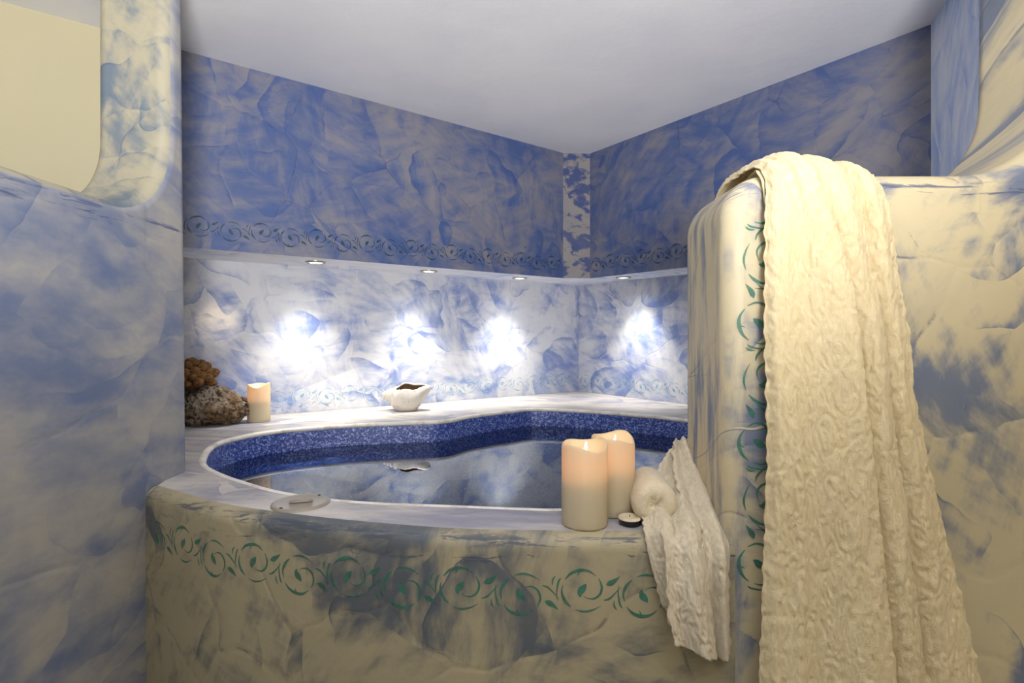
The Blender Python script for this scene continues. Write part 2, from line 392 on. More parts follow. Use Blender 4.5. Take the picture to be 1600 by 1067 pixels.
wr_up = band('wall_back_right', [B, on_right(RX)], [NC + Vector((.03, .0, 0)), niche_right(RX + .15)], [M['upper_r'], M['soffit']])
# niche back walls
quad('wall_niche_left', at(niche_left(-1.52, True), DECK - .1), at(NC, DECK - .1), at(NC, SOFFIT + .02), at(niche_left(-1.52, False), SOFFIT + .02), M['niche'])
quad('wall_niche_end', (-1.52, on_left(-1.52).y, DECK - .1), (-1.52, niche_left(-1.52, True).y, DECK - .1), (-1.52, niche_left(-1.52, False).y, SOFFIT + .02), (-1.52, on_left(-1.52).y, SOFFIT + .02), M['niche'])
quad('wall_niche_right', at(NC, DECK - .1), at(niche_right(1.9), DECK - .1), at(niche_right(1.9), SOFFIT + .02), at(NC, SOFFIT + .02), M['niche_r'])
# cream wall that carries the same line on into the side room
a, b = on_left(-2.7), on_left(xl)
quad('wall_side_room', at(a, 0), at(b, 0), at(b, CEIL), at(a, CEIL), M['creamwall'])
b2 = niche_left(xl - .1, True)
# return wall at the right end of the tub room
r0 = on_right(RX); r1 = Vector((1.17, 1.24, 0))
quad('wall_return', at(r0, SOFFIT - .2), at(r1, SOFFIT - .2), at(r1, CEIL), at(r0, CEIL), M['return'])
quad('wall_return_lower', (1.9, niche_right(1.9).y, 0), (1.5, 1.2, 0), (1.5, 1.2, SOFFIT), (1.9, niche_right(1.9).y, SOFFIT), M['return'])

def arc(cx, cy, r, a0, a1, n=14):
    return [(cx + r * math.cos(math.radians(a0 + (a1 - a0) * k / n)), cy + r * math.sin(math.radians(a0 + (a1 - a0) * k / n))) for k in range(n + 1)]
def slab(name, outline, to3d, d0, d1, bev, mat, bev_skip=None, segs=6):
    bm = bmesh.new()
    v0 = [bm.verts.new(to3d(p, d0)) for p in outline]; v1 = [bm.verts.new(to3d(p, d1)) for p in outline]
    n = len(outline)
    bm.faces.new(v0); bm.faces.new(list(reversed(v1)))
    for i in range(n): bm.faces.new((v0[i], v1[i], v1[(i + 1) % n], v0[(i + 1) % n]))
    bmesh.ops.recalc_face_normals(bm, faces=bm.faces)
    edges = []
    for i in range(n):
        if bev_skip and bev_skip(outline[i], outline[(i + 1) % n]): continue
        for vv in (v0, v1):
            e = bm.edges.get((vv[i], vv[(i + 1) % n]))
            if e: edges.append(e)
    bmesh.ops.bevel(bm, geom=edges, offset=bev, segments=segs, profile=.5, affect='EDGES', clamp_overlap=True)
    bmesh.ops.triangulate(bm, faces=[f for f in bm.faces if len(f.verts) > 4])
    o = obj_bm(name, bm, mat, None, True)
    md = o.modifiers.new('wn', 'WEIGHTED_NORMAL'); md.keep_sharp = False; md.weight = 80
    return structure(o)

# left partition: plane x = -0.89, an opening above its sill
ol = [(-1.6, 0), (1.505, 0), (1.47, CEIL + .01), (1.395, CEIL + .01)] + list(reversed([(y, z) for y, z in arc(1.395 - .2, SILL + .2, .2, -90, 0)])) + [(-.7, SILL), (-.8, SILL + .1), (-.8, CEIL + .01), (-1.6, CEIL + .01)]
wl_o = slab('wall_left', ol, lambda p, d: (d, p[0], p[1]), -1.085, -.893, .032, [M['left'], M['left_jamb']], lambda a, b: a[1] < .01 and b[1] < .01)
for p in wl_o.data.polygons:
    if p.center.y < 1.455 and p.center.z > 1.3 and (abs(p.normal.x) < .80): p.material_index = 1
# right partition: low pier wall, a rounded opening, then full height
orr = [(.400, 0), (.398, SILL - .085)] + list(reversed(arc(.483, SILL - .085, .085, 90, 180)))[1:] + arc(.84, SILL + .225, .225, -90, 0) + [(1.07, CEIL + .01), (2.3, CEIL + .01), (2.3, 0)]
wr = slab('wall_right', orr, lambda p, d: (p[0], d, p[1]), 1.0, 1.25, .036, M['right'], lambda a, b: a[1] < .01 and b[1] < .01)

# ------------------------------------------------------------------ tub surround, tub, water
tub_pts = [(-.957, 1.691), (-1.008, 1.83), (-1.004, 1.950), (-.922, 2.090), (-.731, 2.205), (-.507, 2.275), (-.298, 2.325), (-.184, 2.475), (0, 2.635), (.112, 2.700), (.343, 2.640), (.560, 2.520),
           (.74, 2.384), (.95, 2.12), (1.0, 1.80), (.90, 1.52), (.66, 1.35), (.45, 1.285), (.30, 1.225), (.18, 1.182), (.10, 1.166), (.028, 1.170), (-.14, 1.190), (-.29, 1.207), (-.41, 1.235), (-.548, 1.29), (-.656, 1.360), (-.775, 1.450), (-.885, 1.56)]
OUT = resample(catmull(tub_pts, 10, True), 220, True)
def offset(loop, d):                  # positive = outward
    nx = np.roll(loop, -1, 0) - np.roll(loop, 1, 0); nx /= np.linalg.norm(nx, axis=1)[:, None]
    nrm = np.stack([-nx[:, 1], nx[:, 0]], 1)  # outline runs clockwise (left, far side, right, near side): left-hand normal points out
    return loop + nrm * d
def sweep(levels, loop, cap=False):
    v = []; f = []; n = len(loop)
    for d, z in levels:
        L = offset(loop, d); v += [(x, y, z) for x, y in L]
    for k in range(len(levels) - 1):
        for i in range(n):
            j = (i + 1) % n; f.append((k * n + i, k * n + j, (k + 1) * n + j, (k + 1) * n + i))
    if cap: f.append(tuple(range((len(levels) - 1) * n, len(levels) * n)))
    return v, f

surround = tag(empty('tub_surround', (-.2, 1.2, 0)), 'built-in plaster tub surround, cream curved front with teal scroll band and white deck', 'tub surround')
def kid(o, root):                      # parent while leaving the child where it stands
    o.parent = root; o.matrix_parent_inverse = root.matrix_basis.inverted(); return o
front_pts = [(-.898, 1.314), (-.663, 1.176), (-.529, 1.122), (-.349, 1.066), (-.122, 1.018), (.097, 1.004), (.25, 1.003), (.425, 1.005)]
FR = resample(catmull(front_pts, 12), 120)
ft = np.gradient(FR, axis=0); ft /= np.linalg.norm(ft, axis=1)[:, None]
fn = np.stack([ft[:, 1], -ft[:, 0]], 1)            # outward, towards the room
R_ED = .030
prof = [(-R_ED, DECK)] + [(-R_ED + R_ED * math.sin(a), DECK - R_ED + R_ED * math.cos(a)) for a in [PI / 2 * k / 6 for k in range(1, 7)]] + [(0.0, z) for z in (.74, .6, .4, .2, .0)]
v = []; f = []; m = len(prof)
wob = noise2(np.linspace(0, 9, len(FR)), np.zeros(len(FR)), 5) * .003
for i in range(len(FR)):
    for d, z in prof:
        p = FR[i] + fn[i] * (d + wob[i] * (1 if d > -R_ED * .9 else 0)); v.append((p[0], p[1], z))
for i in range(len(FR) - 1):
    for k in range(m - 1): f.append((i * m + k, (i + 1) * m + k, (i + 1) * m + k + 1, i * m + k + 1))
front = kid(obj_py('front_wall', v, f, M['front']), surround)
# deck plate with the tub cut out
bm = bmesh.new()
outer = [tuple(FR[i] - fn[i] * R_ED) for i in range(len(FR))] + [(.398, 1.06), (.398, 1.253), (1.51, 1.253), (1.885, niche_right(1.885).y - .004), (NC.x, NC.y - .004), (-1.50, niche_left(-1.50, True).y - .004), (-1.50, on_left(-1.50).y + .03), (-1.30, on_left(-1.30).y + .03), (-1.295, 1.55), (-1.10, 1.55), (-1.07, 1.46), (-.91, 1.46)]
inner = offset(OUT, .016)
def loop_edges(pts):
    vs_ = [bm.verts.new((p[0], p[1], DECK)) for p in pts]
    return [bm.edges.new((vs_[i], vs_[(i + 1) % len(vs_)])) for i in range(len(vs_))]
E = loop_edges(outer) + loop_edges(inner)
bmesh.ops.triangle_fill(bm, use_beauty=True, use_dissolve=False, edges=E)
for fc in bm.faces:
    fc.normal_update()
    if fc.normal.z < 0: fc.normal_flip()
me = bpy.data.meshes.new('deck'); bm.to_mesh(me); bm.free()
deck = kid(link_mesh('deck', me, M['deck'], smooth=False), surround)

tub = tag(empty('hot_tub', (0, 1.85, .0)), 'sunken kidney-shaped blue glitter tub filled with water', 'hot tub')
v, f = sweep([(.0, .838), (-.004, .82), (-.010, .77), (-.016, .735), (-.028, .722), (-.125, .706), (-.145, .69), (-.16, .52), (-.19, .36), (-.24, .28)], OUT, True)
kid(obj_py('tub_shell', v, f, M['tub']), tub)
v, f = sweep([(.020, DECK - .001), (.015, DECK + .0012), (.011, DECK + .0022), (.004, DECK + .0006), (-.0015, DECK - .005), (-.001, DECK - .014), (.006, DECK - .014)], OUT)
lip = kid(obj_py('tub_lip', v, f, M['rim']), tub); lip['label'] = 'pale raised lip around the blue tub'
wl = offset(OUT, -.0095)
water = tag(obj_py('water', [(x, y, WATER) for x, y in wl], [tuple(reversed(range(len(wl))))], M['water'], smooth=False), 'still clear water filling the blue kidney-shaped tub', 'water')

def lathe(profile, seg=24):
    v = []; f = []; n = len(profile)
    for s in range(seg):
        a = 2 * PI * s / seg
        for r, z in profile: v.append((r * math.cos(a), r * math.sin(a), z))
    for s in range(seg):
        t = (s + 1) % seg
        for k in range(n - 1): f.append((s * n + k, t * n + k, t * n + k + 1, s * n + k + 1))
    return v, f
jet_ring = None
def add_jet(px, py_rim):
    """round water jet set in the shallow bench just below the water, on the side seen along px"""
    global jet_ring, jet_core
    d = np.arctan2(OUT[:, 0], OUT[:, 1]); want = math.atan((px - CX) / F); L = offset(OUT, -.078); d = np.arctan2(L[:, 0], L[:, 1])
    cand = [i for i in range(len(OUT)) if OUT[i, 1] > 1.95]
    i = min(cand, key=lambda k: abs(d[k] - want))
    p = L[i]; q = offset(OUT, -.2)[i]
    nrm = Vector((q[0] - p[0], q[1] - p[1], 0)).normalized(); nrm = nrm * .16; nrm.z = 1.0; nrm.normalize()
    if jet_ring is None:
        v, f = lathe([(.042, -.004), (.042, .004), (.036, .008), (.026, .006), (.024, .001)])
        jet_ring = obj_py('jet', v, f, M['jet']); o = jet_ring
        v, f = lathe([(.024, .001), (.018, .004), (.006, .004), (.0, .0045)])
        jet_core = obj_py('nozzle', v, f, M['jet']); c = jet_core
    else:
        o = jet_ring.copy(); COL.objects.link(o); c = jet_core.copy(); COL.objects.link(c)
    o.matrix_world = Matrix.Translation(Vector((p[0], p[1], .7165))) @ nrm.to_track_quat('Z', 'Y').to_matrix().to_4x4()
    mw = o.matrix_basis.copy()
    o.parent = tub; o.matrix_parent_inverse = tub.matrix_basis.inverted()
    c.parent = o; c.matrix_parent_inverse = Matrix.Identity(4); c.matrix_basis = Matrix.Identity(4)
for px in (517, 760, 828, 915, 1000): add_jet(px, 0)

# round hatch cover in the deck
hc = Vector((-.47, 1.197, DECK))
ht = tag(empty('hatch_cover', hc, .3), 'round plastered access cover with slotted handle in deck at left front', 'cover')
v, f = lathe([(.0, .003), (.045, .003), (.05, .0045), (.058, .005), (.062, .003), (.063, .0)], 40)
M['cover'] = simple('cover_plaster', lin(150, 142, 128), .3)
kid_o = obj_py('cover_plate', v, f, M['cover'], ht)
bm = bmesh.new(); bmesh.ops.create_cube(bm, size=1, matrix=Matrix.Translation((0, 0, .005)) @ Matrix.Diagonal((.05, .014, .006, 1)))
bmesh.ops.bevel(bm, geom=bm.edges, offset=.0025, segments=2, affect='EDGES'); obj_bm('handle', bm, M['cover'], ht)
for sx in (-1, 1):
    v, f = lathe([(.0035, .003), (.0035, .006), (.0, .0065)], 10)
    s = obj_py('screw', v, f, M['black'], ht); s.location = (sx * .053 * .7, sx * .053 * .7, 0)

# ------------------------------------------------------------------ stencilled scroll borders (flat paint on the plaster)
UNIT = [  # each: points (x, y, width) in units of the scroll's radius
    [(-.85, -.55, .04), (-.55, -.86, .14), (-.1, -1.02, .18), (.35, -.98, .12), (.72, -.74, .03)],
    [(-.12, -.98, .10), (-.16, -.84, .06), (-.22, -.74, .01)],
    [(.86, -.62, .04), (1.02, -.2, .11), (.92, .2, .12), (.62, .42, .10), (.3, .40, .05), (.08, .28, .02)],
    [(-.06, .34, .04), (-.10, .16, .24), (-.02, -.02, .36), (.12, -.18, .26), (.22, -.34, .04)],
    [(-.95, -.28, .03), (-1.02, .1, .10), (-.86, .52, .16), (-.56, .84, .04)],
    [(-.35, .98, .02), (.1, 1.08, .11), (.55, 1.0, .09), (.98, .78, .02)],
    [(-1.25, .55, .02), (-1.28, .1, .07), (-1.18, -.45, .10), (-1.05, -.62, .02)],
    [(1.12, .50, .04), (1.4, .42, .11), (1.7, .14, .07), (2.0, -.2, .02)],
    [(1.25, -.30, .03), (1.42, -.36, .26), (1.62, -.46, .24), (1.95, -.72, .02)],
    [(1.80, 1.0, .02), (1.66, .80, .10), (1.64, .52, .03)],
]
def strokes(period, r, count, start=0.0, jitter=.012, seed=1):
    rng = random.Random(seed); polys = []
    for c in range(count):
        fl = -1 if c % 2 else 1
        for st in UNIT:
            P = catmull([(x * r, y * r * fl, w * r) for x, y, w in st], 5)
            t = np.gradient(P[:, :2], axis=0); t /= np.linalg.norm(t, axis=1)[:, None] + 1e-9
            n = np.stack([-t[:, 1], t[:, 0]], 1)
            off = np.array([start + c * period, -fl * r * .14])
            L = P[:, :2] + n * P[:, 2:3] / 2 + off; Rr = P[:, :2] - n * P[:, 2:3] / 2 + off
            polys.append((L, Rr))
    return polys
def paint_border(name, polys, mapper, mat, parent, cut=None):
    v = []; f = []
    for L, R_ in polys:
        k0 = len(v)
        if cut and (cut(L) or cut(R_)): continue
        for a, b in zip(L, R_): v.append(mapper(a[0], a[1])); v.append(mapper(b[0], b[1]))
        for i in range(len(L) - 1):
            q = k0 + 2 * i; f.append((q, q + 1, q + 3, q + 2))
    o = obj_py(name, v, f, mat, None, False)
    kid(o, parent); return o
# tub front: along the curve
fd = np.r_[0, np.cumsum(np.linalg.norm(np.diff(FR, axis=0), axis=1))]
def on_front(u, w):
    x = np.interp(u, fd, FR[:, 0]); y = np.interp(u, fd, FR[:, 1]); nx = np.interp(u, fd, fn[:, 0]); ny = np.interp(u, fd, fn[:, 1]); wb = np.interp(u, fd, wob)
    return (x + nx * (.0012 + wb), y + ny * (.0012 + wb), .745 + w)
u0 = float(np.interp(-.86, FR[:, 0], fd)); u_end = float(np.interp(.43, FR[:, 0], fd))
u_ref = float(np.interp(-.2115, FR[:, 0], fd)); per = .1145
start = u_ref - per * 6
paint_border('stencil_border', strokes(per, .0365, 14, start), on_front, M['teal'], front, lambda L: L[:, 0].min() < u0 or L[:, 0].max() > u_end)
def wall_mapper(p0, p1, z, off):
    d = Vector((p1.x - p0.x, p1.y - p0.y, 0)).normalized(); n = Vector((d.y, -d.x, 0))
    return lambda u, w: (p0.x + d.x * u + n.x * off, p0.y + d.y * u + n.y * off, z + w)
LL = (A - on_left(-1.22)).length
paint_border('stencil_border', strokes(.107, .034, 18, -.02), wall_mapper(on_left(-1.22), A, 1.617, .0012), M['teal_dark'], wl_up, lambda L: L[:, 0].max() > LL - .005)
paint_border('stencil_border', strokes(.107, .034, 12, .05), wall_mapper(B, on_right(RX), 1.617, .0012), M['teal_dark'], wr_up, lambda L: L[:, 0].min() < 0.005)
nl0 = niche_left(-1.5, True)
class _N: pass
def niche_map(u, w):
    p = nl0.lerp(NC, u / (NC - nl0).length); z = .925 + w; k = (z - (DECK - .1)) / (SOFFIT + .02 - DECK + .1)
    p0 = niche_left(-1.52, True); p1 = niche_left(-1.52, False)
    fx = (NC.x - p.x) / (NC.x + 1.52)
    y = p.y + (p1.y - p0.y) * fx * k
    return (p.x + .0009, y - .0022, z)
wn_l = bpy.data.objects['wall_niche_left']; wn_r = bpy.data.objects['wall_niche_right']
NLn = (NC - nl0).length
paint_border('stencil_border', strokes(.112, .036, 20, .04), niche_map, M['teal_pale'], wn_l, lambda L: L[:, 0].max() > NLn - .005)
paint_border('stencil_border', strokes(.112, .036, 12, .06), wall_mapper(NC, niche_right(1.5), .925, .0015), M['teal_pale'], wn_r, lambda L: L[:, 0].min() < 0.005)
# pier: the band climbs the wall's front beside the towel
paint_border('stencil_border', strokes(.112, .0375, 8, 0.0), lambda u, w: (.466 + w, .9988 + max(0, .434 - .466 - w) ** 2 * 13, .80 + u), M['teal'], wr, lambda L: L[:, 0].max() > .66)

# ------------------------------------------------------------------ recessed downlights
lights = [(-.857, 2.346), (-.4155, 2.685), (.043, 3.028), (.62, 2.993)]
dl_lab = ['recessed round downlight in niche soffit, the leftmost of the four', 'recessed round downlight in niche soffit above the shell',
          'recessed round downlight in niche soffit, just left of the corner', 'recessed round downlight in niche soffit right of the corner, nearest the pier']
dl0 = None
for (x, y), lb in zip(lights, dl_lab):
    root = tag(empty('recessed_downlight', (x, y, SOFFIT)), lb, 'downlight', 'downlights in the niche soffit')
    if dl0 is None:
        v, f = lathe([(.043, .0), (.043, -.003), (.040, -.006), (.033, -.007), (.030, -.004), (.029, .004)], 32)
        ring = obj_py('trim_ring', v, f, M['steel'], root)
        v, f = lathe([(.030, -.0035), (.018, -.003), (.0, -.003)], 24)
        lens = obj_py('lens', v, f, M['lens'], root); dl0 = (ring, lens)
    else:
        for q in dl0:
            c = q.copy(); c.parent = root; COL.objects.link(c)
    aim = Vector((-.59, .81, 0)) if x < .4 else Vector((.79, .61, 0))
    aim = aim * (.19 if x < -.6 else .16 if x < -.2 else .11) + Vector((0, 0, -.95))
    lamp('downlight_beam', 'SPOT', (0, 0, -.012), 33.0, (1.0, .93, .82), .012, aim, math.radians(80), 1.0, root)
    lamp('downlight_spill', 'SPOT', (0, 0, -.012), 3.0, (.95, .97, 1.0), .02, (0, 0, -1), math.radians(140), .9, root)

# ------------------------------------------------------------------ candles
def make_candle(name, label):
    root = tag(empty(name), label, 'candle', 'cream pillar candles')
    seg, R = 64, .0455
    def rim(a): return .160 + .0045 * math.sin(a * 2 + .6) + .0035 * math.sin(3 * a + 1.0) + .004 * math.sin(a)
    v = []; f = []; prof_n = 0
    for s in range(seg):
        a = 2 * PI * s / seg; h = rim(a); c, d = math.cos(a), math.sin(a)
        pr = [(.0, .0), (R - .004, .0), (R - .001, .0015), (R, .005)] + [(R, .005 + (h - .012) * k / 10) for k in range(1, 11)] + \
             [(R - .0008, h - .002), (R - .003, h), (R - .0055, h - .0015), (R - .008, h - .008), (R - .013, .146), (R - .024, .140), (.0, .138)]
        prof_n = len(pr)
        for r, z in pr: v.append((r * c, r * d, z))
    for s in range(seg):
        t = (s + 1) % seg
        for k in range(prof_n - 1): f.append((s * prof_n + k, t * prof_n + k, t * prof_n + k + 1, s * prof_n + k + 1))
    body = obj_py('wax_body', v, f, M['wax'], root)
    v, f = lathe([(0, .002), (.034, .002), (.034, .092), (.030, .096), (0, .096)], 24)
    obj_py('glow_block', v, f, M['black'], root)  # hidden cylinder, added to keep the glow off the lower wax
    # a teardrop flame, flattened and leaning
    v, f = lathe([(.0005, 0), (.0035, .002), (.0042, .007), (.0036, .013), (.0022, .020), (.0004, .026)], 14)
    v = [(x + z * .12, y * .5, z) for x, y, z in v]
    fl = obj_py('flame', v, f, M['flame'], root); fl.location = (0, -.004, .1385)
    lamp('candle_glow', 'POINT', (0, 0, .118), .060, (1.0, .62, .36), .012, parent=root)
    lamp('candle_light', 'POINT', (0, -.004, .168), .03, (1.0, .72, .40), .008, parent=root)
    return root
c1 = make_candle('pillar_candle', 'lit cream pillar candle nearest the camera on the tub edge')
def dup(root, loc, rz, label):
    r = root.copy(); COL.objects.link(r); r.location = loc; r.rotation_euler = (0, 0, rz); r['label'] = label
    for ch in root.children:
        c = ch.copy(); COL.objects.link(c); c.parent = r
    return r
c1.location = (.1445, 1.071, DECK)
dup(c1, (.214, 1.140, DECK), .5, 'lit cream pillar candle standing just behind another one on the tub edge')
dup(c1, (-1.085, 2.305, DECK), -.4, 'lit cream pillar candle on the far ledge beside the pitted rock')

# small tealight
tl = tag(empty('tealight', (.234, 1.068, DECK)), 'small round tealight with black side beside the rolled cloth', 'tealight')
v, f = lathe([(.0, .0), (.019, .0), (.0215, .002), (.0225, .012)], 32); obj_py('cup', v, f, M['black'], tl)
v, f = lathe([(.0225, .012), (.0215, .0155), (.018, .0165), (.0165, .0150), (.0, .0148)], 32); obj_py('wax', v, f, M['roll'], tl)['label'] = 'pale wax top'
v, f = lathe([(.0008, .0145), (.0008, .0185), (.0, .019)], 8); obj_py('wick', v, f, M['black'], tl)

# ------------------------------------------------------------------ conch shell
def make_shell():
    root = tag(empty('seashell', (-.519, 2.64, DECK), .06), 'white ceramic conch shell with open top on the far ledge', 'shell')
    xs = [-.119, -.113, -.106, -.102, -.096, -.090, -.086, -.080, -.074, -.070, -.063, -.055, -.04, -.02, 0, .02, .04, .06, .08, .10, .115, .12]
    rs = [.004, .014, .021, .018, .024, .031, .027, .034, .043, .040, .048, .057, .061, .068, .070, .068, .062, .053, .041, .027, .013, .004]
    X = np.linspace(-.119, .12, 90); Rr = np.interp(X, xs, rs)
    seg = 72; v = []; f = []
    for i, x in enumerate(X):
        r = Rr[i]; zc = .052 + .022 * sstep(-.03, -.10, x) + .056 * sstep(.03, .125, x) ; 
        for s in range(seg):
            a = 2 * PI * s / seg
            sh = 1 + .22 * max(0, math.sin(a)) * sstep(-.07, 0, np.array(x)) * sstep(.12, .05, np.array(x))
            yy = r * math.cos(a); zz = zc + r * math.sin(a) * sh
            if zz < .004 + .0: zz = .004 * .5
            v.append((x, yy, max(zz, .0)))
    for i in range(len(X) - 1):
        for s in range(seg):
            t = (s + 1) % seg; xm = (X[i] + X[i + 1]) / 2; am = 360 * (s + .5) / seg
            # aperture: long eye-shaped opening along the top, tilted a little to the viewer
            e = (xm - .026) / .074
            if abs(e) < 1 and -1 < (am - (117 - 3 * e)) / (19 * math.sqrt(1 - e * e)) < 1: continue
            f.append((i * seg + s, i * seg + t, (i + 1) * seg + t, (i + 1) * seg + s))
    o = obj_py('shell_body', v, f, [M['shell'], M['shell_in']], root)
    bm = bmesh.new(); bm.from_mesh(o.data); bmesh.ops.recalc_face_normals(bm, faces=bm.faces); bm.to_mesh(o.data); bm.free()
    md = o.modifiers.new('thick', 'SOLIDIFY'); md.thickness = .006; md.offset = -1; md.material_offset = 1; md.material_offset_rim = 0
make_shell()

# ------------------------------------------------------------------ rock with coral
def make_rock():
    bm = bmesh.new(); bmesh.ops.create_icosphere(bm, subdivisions=5, radius=1)
    from mathutils import noise as mn
    for q in bm.verts:
        d = q.co.normalized()
        r = 1 + .16 * mn.noise(d * 1.7 + Vector((3, 1, 0))) + .13 * mn.noise(d * 4.5) 
        cell = mn.voronoi(d * 5.5)[0]
        r += -.20 * (cell[0] ** .5 - .5) - .10 * abs(mn.noise(d * 9)) - .09 * abs(mn.noise(d * 19)) + .07
        q.co = d * r
        z = q.co.z
        w = 1 - .32 * max(0, z)
        q.co = Vector((q.co.x * .150 * w, q.co.y * .088 * w, max(z * .088 + .070, .0)))
    o = obj_bm('rock', bm, M['rock'], None)
    o.location = (-1.255, 2.245, DECK); o.rotation_euler = (0, 0, .2)
    return tag(o, 'pitted grey-brown rock on the far ledge at the left', 'rock')
make_rock()
cr = tag(empty('coral', (-1.335, 2.235, DECK + .158)), 'brown knobbly finger coral lying on top of the pitted rock', 'coral')
def blob(name):
    bm = bmesh.new(); bmesh.ops.create_icosphere(bm, subdivisions=2, radius=1)
    from mathutils import noise as mn
    for q in bm.verts:
        z = q.co.z; k = 1 + .25 * z
        q.co = Vector((q.co.x * .0185 * k, q.co.y * .0185 * k, z * .030 + .012)) * (1 + .12 * mn.noise(q.co * 2.2))
    return obj_bm(name, bm, M['coral'])
cb = blob('coral_finger'); cb.parent = cr
rng = random.Random(4)
dirs = []
N = 46
for i in range(N):
    z = 1 - 1.35 * (i + .5) / N; a = i * 2.399963
    s = math.sqrt(max(0, 1 - z * z)); dirs.append(Vector((s * math.cos(a), s * math.sin(a), z)))
for i, d in enumerate(dirs):
    o = cb if i == 0 else cb.copy()
    if i: COL.objects.link(o)
    o.parent = cr
    d = (d + Vector((rng.uniform(-.15, .15), rng.uniform(-.15, .15), rng.uniform(-.1, .1)))).normalized()
    o.location = Vector((d.x * .062, d.y * .058, d.z * .052 + .035)); o.rotation_euler = d.to_track_quat('Z', 'Y').to_euler()
    k = rng.uniform(.75, 1.15); o.scale = (k, k, k * rng.uniform(.7, 1.1))
bm = bmesh.new(); bmesh.ops.create_icosphere(bm, subdivisions=3, radius=1, matrix=Matrix.Translation((0, 0, .035)) @ Matrix.Diagonal((.066, .062, .056, 1)))
obj_bm('coral_base', bm, M['coral'], cr)

# ------------------------------------------------------------------ cloths
def sheet(name, P, mat, thick=.003):
    nt, ns = P.shape[:2]
    f = [(i * ns + j, i * ns + j + 1, (i + 1) * ns + j + 1, (i + 1) * ns + j) for i in range(nt - 1) for j in range(ns - 1)]
    o = obj_py(name, P.reshape(-1, 3), f, mat)
    if thick:
        md = o.modifiers.new('thick', 'SOLIDIFY'); md.thickness = thick; md.offset = 0
    return o
def grid_normals(P):
    du = np.gradient(P, axis=1); dv = np.gradient(P, axis=0); n = np.cross(dv, du)
    return n / (np.linalg.norm(n, axis=2)[:, :, None] + 1e-9)
def crinkle(s_m, t_m, seed, a=.0026):
    """puckers of crinkle gauze: short ridges running along the cloth"""
    wx = noise2(s_m * 30, t_m * 22, seed) * .5
    r1 = 1 - np.abs(noise2(s_m * 95 + wx, t_m * 42 + wx * 2, seed + 1))
    r2 = 1 - np.abs(noise2(s_m * 170 + wx * 2, t_m * 95, seed + 2))
    return a * (1.0 * r1 ** 2 + .5 * r2 ** 2 - .6)

# big cream cloth hung over the pier wall
nt, ns = 460, 170
tt = np.linspace(0, 1, nt)
path = catmull([(1.272, 1.20), (1.272, 1.42), (1.262, 1.50), (1.215, 1.545), (1.13, 1.548), (1.045, 1.542), (.992, 1.505), (.980, 1.43), (.978, 1.30), (.972, 1.10), (.966, .90), (.960, .70), (.955, .45)], 20)
path = resample(path, nt)                                 # (Y, Z)
arc_len = np.r_[0, np.cumsum(np.linalg.norm(np.diff(path, axis=0), axis=1))]
tg = np.gradient(path, axis=0); tg /= np.linalg.norm(tg, axis=1)[:, None]
nrm = np.stack([tg[:, 1], -tg[:, 0]], 1); nrm = -nrm      # outward: up on top, towards the room in front
if nrm[-1, 0] > 0: nrm = -nrm
# edges as seen along the front, by height (z -> X)
zk = np.array([.45, .62, .72, .86, 1.03, 1.13, 1.23, 1.35, 1.45, 1.52, 1.60])[::1]
def px2x(px, Y=.965): return (px - CX) * Y / F
xl_k = np.array([px2x(p) for p in (1174, 1180, 1184, 1190, 1197, 1196, 1195, 1197, 1198, 1206, 1214)])
xr_k = np.array([px2x(p) for p in (1545, 1521, 1502, 1474, 1443, 1428, 1424, 1405, 1397, 1380, 1372)])
front_mask = path[:, 0] < 1.12
zz = np.where(front_mask, path[:, 1], 1.56)
XL = np.interp(zz, zk, xl_k); XR = np.interp(zz, zk, xr_k)
S = np.linspace(0, 1, ns)[None, :].repeat(nt, 0)
Z = zz[:, None].repeat(ns, 1)
v1 = np.interp(Z, [.45, .62, 1.09, 1.32, 1.40, 1.52, 1.6], [.55, .55, .56, .53, .47, .28, .20])
v2 = np.interp(Z, [.45, .62, 1.15, 1.32, 1.50, 1.6], [.73, .735, .81, .79, .76, .70])
amp = np.interp(Z, [.45, 1.2, 1.5, 1.6], [.044, .040, .032, .022])
h = np.zeros_like(S)
pa = np.clip(S / v1, 0, 1); pb = np.clip((S - v1) / (v2 - v1), 0, 1); pc = np.clip((S - v2) / (1 - v2), 0, 1)
ha = (.45 + .55 * sstep(0, .85, pa) + .10 * np.sin(pa * 2 * PI * 1.5)) * sstep(1.0, .93, pa)
hb = (sstep(-.1, .5, pb) * (1 - .55 * sstep(.55, 1.0, pb))) * sstep(1.02, .94, pb)
hc_ = .50 * sstep(-.15, .45, pc) * (1 - .7 * sstep(.5, 1, pc)) + .12 * np.sin(pc * 7)
h = np.where(S < v1, ha, np.where(S < v2, hb * .92, hc_))
h = np.nan_to_num(h)
def smooth_s(a, k):
    ker = np.hanning(k); ker /= ker.sum()
    p = np.pad(a, ((0, 0), (k // 2, k // 2)), 'edge'); return np.stack([np.convolve(r, ker, 'valid') for r in p])
h = smooth_s(h, 5)
dn = amp * h
